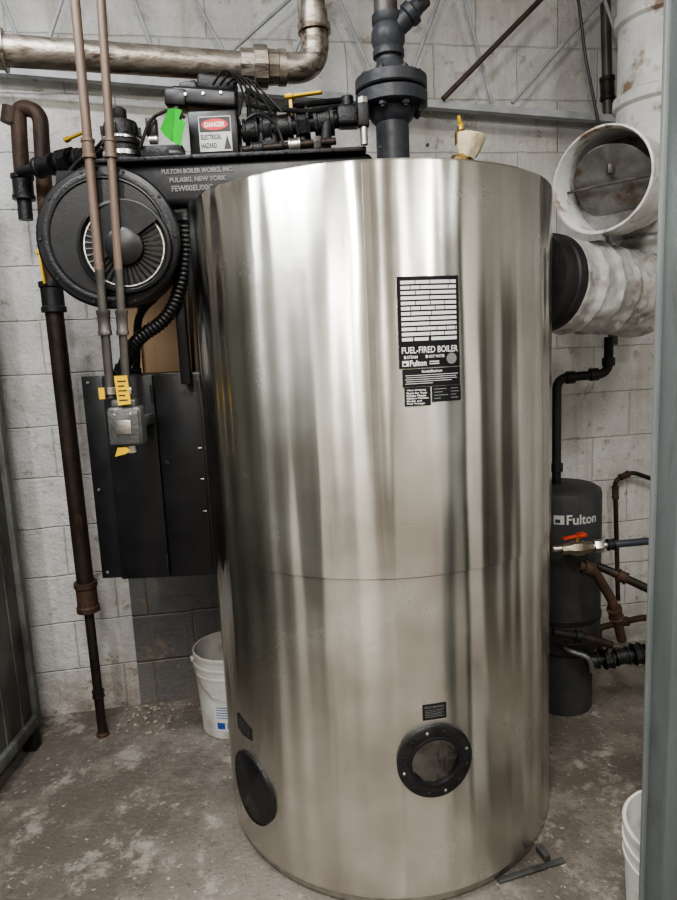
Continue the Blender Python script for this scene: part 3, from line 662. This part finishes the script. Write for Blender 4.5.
MB().tube(spath([aY(246,104,YT+.0), aY(262,108,YT+.0), aY(310,112,YT+.0), aY(340,106,YT+.02)], .03), .007, 8).build('cable', 'rubber', gt)
MB().tube(spath([aY(246,120,YT-.03), aY(258,112,YT-.03), aY(276,122,YT-.03), aY(284,146,YT-.03)], .03), .0045, 8).build('cable', 'rubber', gt)
ps = thing('pressure_switch', 'slim steel and black pressure switch just left of the riser', 'switch', aY(366,160,1.86)+V((0,0,-.01)))
a = aY(365,160,1.88); a.z = zt0 + .008
MB().cyl(a, a+V((0,0,.05)), .010, 16).build('stem', 'steel', ps)
MB().box(a+V((0,0,.075)), (.03,.03,.06), None, .005).build('switch_body', 'blackmatte', ps)
MB().cyl(a+V((0,0,.105)), a+V((0,0,.12)), .014, 6).build('hex_cap', 'brightsteel', ps)
# ------------------------------------------------------------------ left pipe work
F0 = aZ(103, 735, 0.0); YP = F0.y
dp = thing('drop_pipe', 'dark iron pipe dropping from the upper left elbow down to the floor', 'pipe', F0)
x88 = aY(88, 605, YP); x48 = aY(52, 292, YP)
MB().cyl(F0, x88, .0175, 18).build('lower_pipe', 'blackpipe', dp)
MB().cyl(x88, x48, .031, 22).build('upper_pipe', 'blackpipe', dp)
coup(dp, x88, x48, -.02, .08, .038, 'rustpipe', name='reducer')
coup(dp, x88, x48, .94, 1.03, .038, 'blackmatte', name='top_coupling')
coup(dp, F0, x88, .3, .35, .021, 'blackpipe', name='lower_coupling')
MB().lathe([(0,0),(.024,0),(.024,.01),(.018,.014),(0,.014)], F0, (0,0,1), 20).build('floor_cap', 'rustpipe', dp)
MB().tube(spath([x48, aY(45,200,YP), aY(40,112,YP), aY(18,106,YP), aY(20,150,YP), aY(24,195,YP)], .07, 8), .026, 20).build('gooseneck', 'rustpipe', dp)
a, b = aY(22,175,YP), aY(26,220,YP); mb = coupling(MB(), a, b, 0, .55, .034); mb.cyl(mid(a,b,.5), b, .024, 18); mb.build('end_fitting', 'blackcast', dp)
MB().tube([aY(11,124,YP),aY(13,108,YP)], .034, 16).build('elbow_bead', 'rustpipe', dp)
lever(aY(38,250,YP-.05), aY(45,284,YP-.05), .012, 'yellow', parent=dp)
cp = thing('cross_pipe', 'short black threaded pipe from the drop pipe to the blower motor', 'pipe', aY(70,170,YP-.08))
A = aY(20, 172, YP-.07); B = aY(108, 152, YP-.25); MB().cyl(A, B, .017, 18).build('pipe', 'blackmatte', cp)
for t0,t1,r,s_ in ((.22,.42,.030,20),(.5,.62,.036,8),(.68,.8,.028,20)): coup(cp, A, B, t0, t1, r, 'blackcast', s_, 'union')
lever(aY(66,140,YP-.22), aY(86,131,YP-.22), .014, 'yellow', parent=cp)
MB().tube(spath([aY(60,185,2.1), aY(78,160,2.1), aY(95,150,2.1), aY(108,135,2.05)],.03), .006, 8).build('wire', 'rubber', cp)
# ------------------------------------------------------------------ big overhead pipe
op = thing('overhead_pipe', 'large tarnished silver pipe across the upper left with elbow turning up', 'pipe', aZ(160,60,2.3))
A = aZ(-40, 47.5, 2.3); B = aZ(246, 67, 2.3); C1 = aZ(316, 69, 2.3)
r = .040
MB().cyl(A, B, r, 32).build('main_run', 'pipe', op)
coup(op, A, B, .09, .145, r*1.2, 'pipe', 28)
d = (C1-B).normalized(); MB().lathe([(r,-.02),(r*1.25,-.015),(r*1.25,.02),(r*1.5,.024),(r*1.5,.062),(r*1.25,.066),(r*1.2,.095),(r,.10)], B, d, 10, .2).build('union', 'pipe', op)
Ct = V((C1.x, C1.y, 3.28))
MB().tube(spath([B+d*.06, C1, C1+V((0,0,.16))], .10, 10), r*1.06, 28).build('elbow', 'pipe', op)
MB().lathe([(r*1.02,0),(r*1.25,0),(r*1.25,.022),(r*1.02,.022)], C1-d*.115, d, 28).build('elbow_bead', 'pipe', op)
MB().lathe([(r*1.02,0),(r*1.25,0),(r*1.25,.022),(r*1.02,.022)], C1+V((0,0,.10)), (0,0,1), 28).build('elbow_bead', 'pipe', op)
MB().cyl(C1+V((0,0,.12)), Ct, r*.92, 28).build('vertical_run', 'pipe', op)
# ------------------------------------------------------------------ steam riser with flange and valve
YR = 1.97
a = aY(393, 150, YR); ax, ay = a.x, a.y
ri = thing('steam_riser', 'dark grey flanged riser pipe with valve on top of the boiler', 'pipe', (ax, ay, BH))
def zy(py): return aY(390, py, YR).z
MB().cyl((ax,ay,BH-.003), (ax,ay,zy(112)), .047, 28).build('riser_pipe', 'darkgrey', ri)
z1 = zy(110); zf = zy(76); hf = zf-z1
MB().lathe([(.046,-.04),(.06,-.025),(.066,-.004),(.096,0),(.101,.004),(.101,hf*.40),(.097,hf*.43),(0,hf*.43)], (ax,ay,z1), (0,0,1), 48).build('lower_flange', 'darkgrey', ri)
MB().lathe([(0,0),(.097,0),(.101,.004),(.101,hf*.36),(.095,hf*.40),(.062,hf*.46),(.046,hf*.66),(.038,hf*.9),(0,hf*.9)], (ax,ay,z1+hf*.50), (0,0,1), 48).build('upper_flange', 'darkgrey', ri)
for k in range(8):
    t = 2*math.pi*(k+.5)/8; p = V((ax+.082*math.cos(t), ay+.082*math.sin(t), z1-.010))
    mb = MB(); mb.cyl(p+V((0,0,-.006)), p+V((0,0,hf+.012)), .006, 10); hexnut(mb, p+V((0,0,.004)), (0,0,1), .011, .010); hexnut(mb, p+V((0,0,hf+.002)), (0,0,1), .011, .010); mb.build('flange_bolt', 'darkgrey', ri)
bz = zy(74)+.01
vb = V((ax-.004, ay, zy(38)))
MB().lathe([(.035,bz-vb.z-.02),(.035,-.055),(.044,-.050),(.044,-.034),(.040,-.028),(.047,-.010),(.047,.012),(.040,.03),(.044,.036),(.044,.056),(.034,.060)], vb, (0,0,1), 32).build('valve_body', 'darkgrey', ri)
MB().cyl(vb+V((-.004,0,.05)), V((ax-.012, ay, 3.28)), .033, 24).build('upper_pipe', 'conduitgrey', ri)
d = V((.75,-.2,.62)).normalized()
MB().lathe([(.026,0),(.028,.05),(.034,.055),(.034,.072),(.024,.078),(.018,.105),(0,.105)], vb+d*.02, d, 20).build('bonnet', 'darkgrey', ri)
mb = MB(); hexnut(mb, vb+d*.125, d, .022, .026); mb.cyl(vb+d*.13, vb+d*.2, .008, 12); mb.build('stem', 'blackpipe', ri)
x_, y_, _ = basis(d)
mb = MB(); hc = vb+d*.19; rg = [hc+x_*.045*math.cos(t*math.pi/12)+y_*.045*math.sin(t*math.pi/12) for t in range(25)]
mb.tube(rg, .007, 8, False)
for t in range(4): mb.cyl(hc, hc+(x_*math.cos(t*math.pi/2)+y_*math.sin(t*math.pi/2))*.045, .005, 8)
mb.build('handwheel', 'blackcast', ri)
# ------------------------------------------------------------------ relief valve
YV = 1.82
a = aY(460, 160, YV); a.z = BH-.003
rv = thing('relief_valve', 'small brass relief valve wrapped in cream tape on the boiler top', 'valve', a)
MB().cyl(a, a+V((0,0,.035)), .017, 18).build('black_nipple', 'blackpipe', rv)
hexnut(MB(), a+V((0,0,.050)), (0,0,1), .031, .030).build('hex_base', 'brass', rv)
MB().lathe([(.024,.062),(.027,.078),(.022,.086),(.0,.086)], a, (0,0,1), 24).build('valve_body', 'brass', rv)
MB().lathe([(0,.080),(.020,.080),(.025,.090),(.032,.105),(.040,.135),(.036,.138),(.020,.120),(0,.118)], a, V((.22,-.03,1)), 32).crumple(.004, 42).build('tape_wrap', 'cream', rv)
MB().lathe([(.012,.0),(.017,.002),(.017,.03),(.010,.038),(.010,.046),(0,.046)], a+V((.004,0,.112)), (0,0,1), 16).build('bonnet', 'brass', rv)
lever(a+V((.004,0,.158)), a+V((-.004,-.012,.182)), .009, 'yellow', parent=rv)
# ------------------------------------------------------------------ flue, stack, draught regulator
YS = 2.36
sb_ = aY(655, 298, YS)
st = thing('flue_pipe', 'grimy silver and white flue pipe leaving the boiler right side and rising as a stack', 'flue', (sb_.x, YS, sb_.z-.15))
s0 = aY(550, 284, 2.10)
fl = V((sb_.x-s0.x, YS-s0.y, sb_.z-s0.z)).normalized()
P = spath([s0-fl*.0, sb_, sb_+V((0,0,.34))], .36, 20)
Q = resample(P, .010)
rad_ = [.138 + (.009 if k % 8 in (0,1) else .0) + .002*math.sin(k*.9) for k in range(len(Q))]
MB().tube(Q, .139, 96, True, rad_).crumple(.010, 14).crumple(.0035, 60).build('elbow_section', 'insul', st, sharp=60)
MB().lathe([(0,-.09),(.143,-.09),(.145,-.04),(.150,-.034),(.150,-.004),(.145,.002),(.10,.002)], s0, fl, 56).build('black_collar', 'blackmatte', st)
base = sb_+V((0,0,.27))
MB().lathe([(.12,0),(.15,.01),(.152,.035),(.138,.045),(.135,.08),(.14,.36),(.152,.37),(.152,.40),(.138,.41),(.138,.62),(.15,.63),(.15,.66),(.142,.67),(.142, 3.28-base.z)], base, (0,0,1), 56).build('stack', 'whitepaint', st)
MB().lathe([(.136,0),(.15,.01),(.157,.04),(.150,.07),(.137,.085)], sb_+V((0,0,.20)), (0,0,1), 64).crumple(.012, 25).build('joint_cement', 'insul', st)
oc = aY(601, 180, 2.06); ta = V((sb_.x, YS, oc.z)); rd = (ta-oc).normalized(); RR = .150
dr = MB().lathe([(RR-.004,.15),(RR-.004,.004),(RR,-.006),(RR+.006,-.004),(RR+.007,.006),(RR+.001,.012),(RR,.14),(RR-.01,.17),(.13,.18),(.125,.25)], oc, rd, 64).build('draught_regulator', 'whitepaint', st, label='round white open barometric damper collar')
MB().lathe([(0,.148),(RR-.004,.148),(RR-.004,.154),(0,.154)], oc, rd, 48).build('inner_duct', 'fluein', dr)
x_, y_, _ = basis(rd)
tilt = (rd*math.cos(.62)+y_*math.sin(.62)).normalized()
MB().lathe([(0,-.0015),(RR*.84,-.0015),(RR*.86,.001),(0,.0025)], oc+rd*.095, tilt, 48).crumple(.003, 20).build('damper_plate', 'fluein', dr)
MB().cyl(oc+rd*.075-x_*RR*.97, oc+rd*.075+x_*RR*.97, .004, 10).build('pivot_rod', 'conduitgrey', dr)
MB().box(oc+rd*.06+y_*.04, (.02,.02,.03), None, .003).build('counterweight', 'conduitgrey', dr)
# ------------------------------------------------------------------ right side: grey tank, pipes, valves
YK = 2.46
tr = .150
sx = aY(599, 520, YK).x - tr
tb = .22
tn = thing('blowdown_tank', 'dark grey upright tank with white lettering behind the boiler right side', 'tank', (sx, YK, 0))
zT = aY(570, 490, YK-.1).z
MB().lathe([(0,tb),(tr*.7,tb+.01),(tr*.95,tb+.04),(tr,tb+.07),(tr,zT-.03),(tr*.97,zT-.012),(tr*.85,zT),(0,zT+.006)], (sx,YK,0), (0,0,1), 56).build('tank_shell', 'tankgrey', tn)
MB().lathe([(tr*.80,0),(tr*.82,0),(tr*.82,tb+.05),(tr*.80,tb+.05)], (sx,YK,0), (0,0,1), 48).build('skirt', 'tankgrey', tn)
def TF(u,v,w):
    th = u/tr; return V((sx+(tr+w)*math.sin(th), YK-(tr+w)*math.cos(th), v))
zt_ = aY(578,519,YK-tr*.9).z
def th_of(px):
    p = aY(px, 519, YK-tr*.8); s_ = max(-1, min(1, (p.x-sx)/tr)); return math.asin(s_)*tr
u0, u1 = th_of(564), th_of(593)
mb = MB(); mb.text('Fulton', u0, zt_-.017, u1+.01, zt_+.020, TF, .0014, .02); mb.quad(u0-.045, zt_-.016, u0-.008, zt_+.018, TF, .0004, .0014, 4)
lt = mb.build('lettering', 'dimink', tn, flat=True)
MB().quad(u0-.040, zt_-.011, u0-.022, zt_+.003, TF, .0014, .0018, 3).build('emblem', 'tankgrey', lt, flat=True)
MB().lathe([(tr,0),(tr+.004,.003),(tr+.004,.02),(tr,.023)], (sx,YK,tb+.16), (0,0,1), 48).build('band', 'blackmatte', tn)
A = V((sx-.04, YK-tr*.95, tb+.09)); B = A+V((.03,-.07,-.01))
MB().tube(spath([A, A+V((.0,-.05,0)), B+V((.04,-.02,0)), B+V((.05,-.02,-.06))], .03), .011, 12).build('drain_tap', 'junction', tn)
MB().box(A+V((.02,-.06,.03)), (.05,.012,.008), None, .003).build('tap_handle', 'rustpipe', tn)
fp = thing('tank_feed_pipe', 'black pipe with elbow between the flue and the dark grey tank', 'pipe', (sx, YK, zT))
e1 = aY(557, 378, YK); e2 = aY(603, 374, YK); e3 = aY(613, 345, YK)
pv = V((e1.x, YK, zT+.008))
MB().tube(spath([pv, e1, e2+V((.02,0,0)), V((e2.x+.02,YK,e3.z+.03))], .045, 8), .017, 18).build('pipe', 'blackmatte', fp)
for pos, dd in ((e1+V((.05,0,0)), V((1,0,.03))), (e2+V((-.035,0,0)), V((1,0,.03))), (V((e2.x+.02,YK,e2.z+.045)), V((0,0,1))), (pv+V((0,0,.06)), V((0,0,1)))):
    MB().lathe([(.015,-.015),(.024,-.015),(.024,.015),(.015,.015)], pos, dd, 18).build('fitting_collar', 'blackcast', fp)
YW = 2.22
vl = thing('ball_valve', 'small metal ball valve with red handle in front of the dark grey tank', 'valve', aY(572,550,YW))
A = aY(553, 549, YW); B = aY(606, 545, YW)
MB().cyl(A, B, .012, 14).build('nipple', 'steel', vl)
c = aY(577,548,YW); dd = (B-A).normalized(); MB().lathe([(.012,-.055),(.02,-.055),(.022,-.03),(.03,-.018),(.032,0),(.03,.018),(.022,.03),(.02,.055),(.012,.055)], c, dd, 8).build('valve_body', 'dullbrass', vl)
MB().cyl(c, c+V((0,0,.048)), .009, 10).build('stem', 'brass', vl)
lever(c+V((.018,-.004,.050)), c+V((-.055,-.012,.040)), .020, 'red', parent=vl)
hexnut(MB(), aY(598,546,YW), dd, .024, .03).build('union_nut', 'steel', vl)
bp_ = thing('drain_line', 'blue grey pipe running right from the red handled ball valve', 'pipe', aY(625,545,YW))
MB().cyl(B, aY(672,539,YW), .013, 16).build('pipe', 'bluepipe', bp_)
coup(bp_, B, aY(672,539,YW), .02, .12, .019, 'blackcast')
def piperun(name, lab, pts, r, mat, fit='blackcast', rad=.03, cpl=()):
    t = thing(name, lab, 'pipe', pts[len(pts)//2])
    MB().tube(spath(pts, rad, 6), r, 16).build('pipe', mat, t)
    for k, (i, u0, u1) in enumerate(cpl): coup(t, pts[i], pts[i+1], u0, u1, r*1.4, fit)
    return t
piperun('slanted_pipe', 'rusty pipe slanting steeply down to the floor beside the tank', [aY(579,566,2.2), aY(594,570,2.2), aY(612,600,2.2), aY(622,640,2.25)], .017, 'rustpipe', 'rustpipe', cpl=((0,.3,.9),(2,.2,.45)))
piperun('slanted_pipe', 'dark pipe slanting right below the blue grey line', [aY(598,566,2.29), aY(612,572,2.27), aY(672,600,2.2)], .015, 'blackpipe', 'rustpipe', cpl=((1,.1,.25),))
piperun('bent_pipe', 'thin dark pipe bent at a right angle on the wall by the post', [aW(618,600,.06), aW(615,480,.06), aW(632,472,.06), aW(672,486,.06)], .010, 'blackpipe', 'rustpipe', cpl=((0,.85,.95),(1,.3,.8)))
piperun('low_pipe', 'black pipe running low behind the boiler toward the black gate valve', [aY(553,632,2.24), aY(590,638,2.24), aY(612,645,2.24)], .014, 'blackpipe', cpl=((0,.6,.75),))
piperun('corner_pipe', 'rusty pipe rising from the floor behind the black gate valve', [aW(600,652,.12), aW(598,628,.12), aW(640,618,.12), aW(676,616,.12)], .014, 'rustpipe', 'rustpipe', cpl=((1,.5,.7),))
lv = thing('gate_valve', 'cluster of black iron valve and fittings near the floor at right', 'valve', aY(620,660,2.3))
A = aY(586, 662, 2.3); B = aY(672, 648, 2.3)
MB().cyl(A, B, .018, 18).build('pipe', 'blackmatte', lv)
for t0,t1,rr,sg_ in ((.02,.14,.028,20),(.2,.3,.036,8),(.34,.5,.030,20),(.55,.64,.038,8),(.68,.9,.028,20)): coup(lv, A, B, t0, t1, rr, 'blackcast', sg_, 'union')
m_ = mid(A,B,.25); MB().cyl(m_, m_+V((0,-.02,.06)), .012, 12).build('stem', 'steel', lv)
# ------------------------------------------------------------------ buckets
def bucket(c, lab, stain, rot=0, sticker=None, k=1.0):
    t = thing('plastic_bucket', lab, 'bucket', c); c = V(c)
    pr = lambda L: [(r*k, h*k) for r, h in L]
    MB().lathe(pr([(0,.006),(.128,.006),(.128,.0),(.133,.003),(.148,.27),(.152,.272),(.152,.28),(.149,.282),(.149,.308),(.154,.310),(.154,.318),(.149,.320),(.149,.35),(.154,.352),(.154,.364),(.150,.368),(.145,.366),(.143,.35),(.128,.012),(0,.012)]), c, (0,0,1), 56).build('body', 'bucket', t)
    MB().lathe(pr([(0,.20),(.134,.20)]), c, (0,0,1), 40).build('contents', stain, t)
    pts = [c+V((math.cos(rot)*.156*math.cos(a) + math.sin(rot)*.168*math.sin(a), math.sin(rot)*.156*math.cos(a)-math.cos(rot)*.168*math.sin(a), .325-.14*math.sin(a)))*k for a in [math.pi*q/24 for q in range(25)]]
    MB().tube(pts, .0022, 6).build('wire_handle', 'steel', t)
    for s_ in (-1,1):
        e = V((math.cos(rot)*s_, math.sin(rot)*s_, 0)); p = c+e*.150*k+V((0,0,.332*k)); MB().cyl(p, p+e*.012, .012, 12).build('handle_lug', 'bucket', t)
    if sticker is not None:
        def BF(u,v,w):
            rr = .133+(.015)*v/.27+w; a = u/.14+sticker; return c+V((rr*math.sin(a), -rr*math.cos(a), v))*k
        s1 = MB().quad(-.05,.04,.05,.17,BF,.0005,.001,8).build('paper_label', 'white', t)
        mb = MB(); mb.quad(-.04,.05,-.005,.08,BF,.001,.0014,3)
        for q in range(5): mb.quad(-.04,.10+q*.012,.04-.012*(q%3),.104+q*.012,BF,.001,.0014,4)
        for q in range(5): mb.quad(.005+q*.007,.05,.008+q*.007,.08,BF,.001,.0014,1)
        mb.build('label_print', 'blueink', s1, flat=True)
bucket((-.470, 2.41, 0), 'dirty white plastic bucket with paper label on the floor left of the boiler', 'chip', .3, -.05, .90)
bb = aY(625, 818, 1.34)
bucket((bb.x+.146, 1.33, 0), 'white plastic bucket partly hidden by the grey post at lower right', 'chip', 2.2, None, .93)
# ------------------------------------------------------------------ grey post, right foreground
pa = aY(653.5, 450, 1.16)
po = thing('steel_post', 'grey painted steel post standing in the right foreground', 'post', (pa.x+.06, 1.12, 0))
MB().box((pa.x+.068, 1.12, 1.65), (.13, .08, 3.29), None, .006, 3).build('post_body', 'post', po)
MB().box((pa.x+.002, 1.155, 1.65), (.014, .012, 3.28), None, .003, 2).build('edge_flange', 'postedge', po)
MB().box((pa.x+.07, 1.12, .006), (.15, .11, .012), None, .002).build('base_plate', 'post', po)
# ------------------------------------------------------------------ left sheet metal casing
far = aZ(44, 743, 0); X0 = far.x; Y1 = far.y
lt_ = thing('sheet_metal_casing', 'grey green ribbed sheet metal casing at the left edge of the room', 'casing', (X0-.4, Y1-.9, 0))
ZB, ZH = .09, 2.15
MB().box((X0-.447, Y1-.85, (ZB+ZH)/2), (.86, 1.66, ZH-ZB), None, .01).build('casing_body', 'tank', lt_)
for k in range(14): MB().box((X0-.017, Y1-.10-k*.115, (ZB+ZH)/2), (.006, .012, ZH-ZB-.06), None, .002).build('rib', 'tank', lt_)
MB().box((X0-.012, Y1-.012, (ZB+ZH)/2), (.03, .03, ZH-ZB), None, .003).build('corner_angle', 'tank', lt_)
MB().box((X0-.015, Y1-.85, ZB+.02), (.035, 1.66, .045), None, .004).build('bottom_rail', 'tank', lt_)
for (dx, dy) in ((-.03,-.03),(-.03,-.62),(-.03,-1.6),(-.86,-.03),(-.86,-1.6)):
    MB().box((X0+dx, Y1+dy, ZB/2+.005), (.05,.05,ZB+.01), None, .004).build('leg', 'blackmatte', lt_)
# ------------------------------------------------------------------ lights
def area(name, loc, sx, sy, pw, col=(1,.97,.92), rot=(0,0,0)):
    l = bpy.data.lights.new(name, 'AREA'); l.shape = 'RECTANGLE'; l.size = sx; l.size_y = sy; l.energy = pw; l.color = col
    o = bpy.data.objects.new(name, l); COL.objects.link(o); o.location = loc; o.rotation_euler = rot; return o
area('ceiling_lamp', (-.15, -.35, 3.2), .2, 1.2, 56)
area('ceiling_lamp', (-1.1, .9, 3.2), 1.2, .2, 44, (.95,.97,1))
area('ceiling_lamp', (1.25, -.2, 3.2), .2, 1.2, 34)
area('ceiling_lamp', (-1.0, -1.8, 3.2), .2, 1.2, 50)
w = bpy.data.worlds.new('world'); scene.world = w; w.use_nodes = True; w.node_tree.nodes['Background'].inputs[0].default_value = (.5,.55,.6,1); w.node_tree.nodes['Background'].inputs[1].default_value = .3
scene.view_settings.view_transform = 'AgX'; scene.view_settings.look = 'AgX - Medium High Contrast'; scene.view_settings.exposure = 0.48
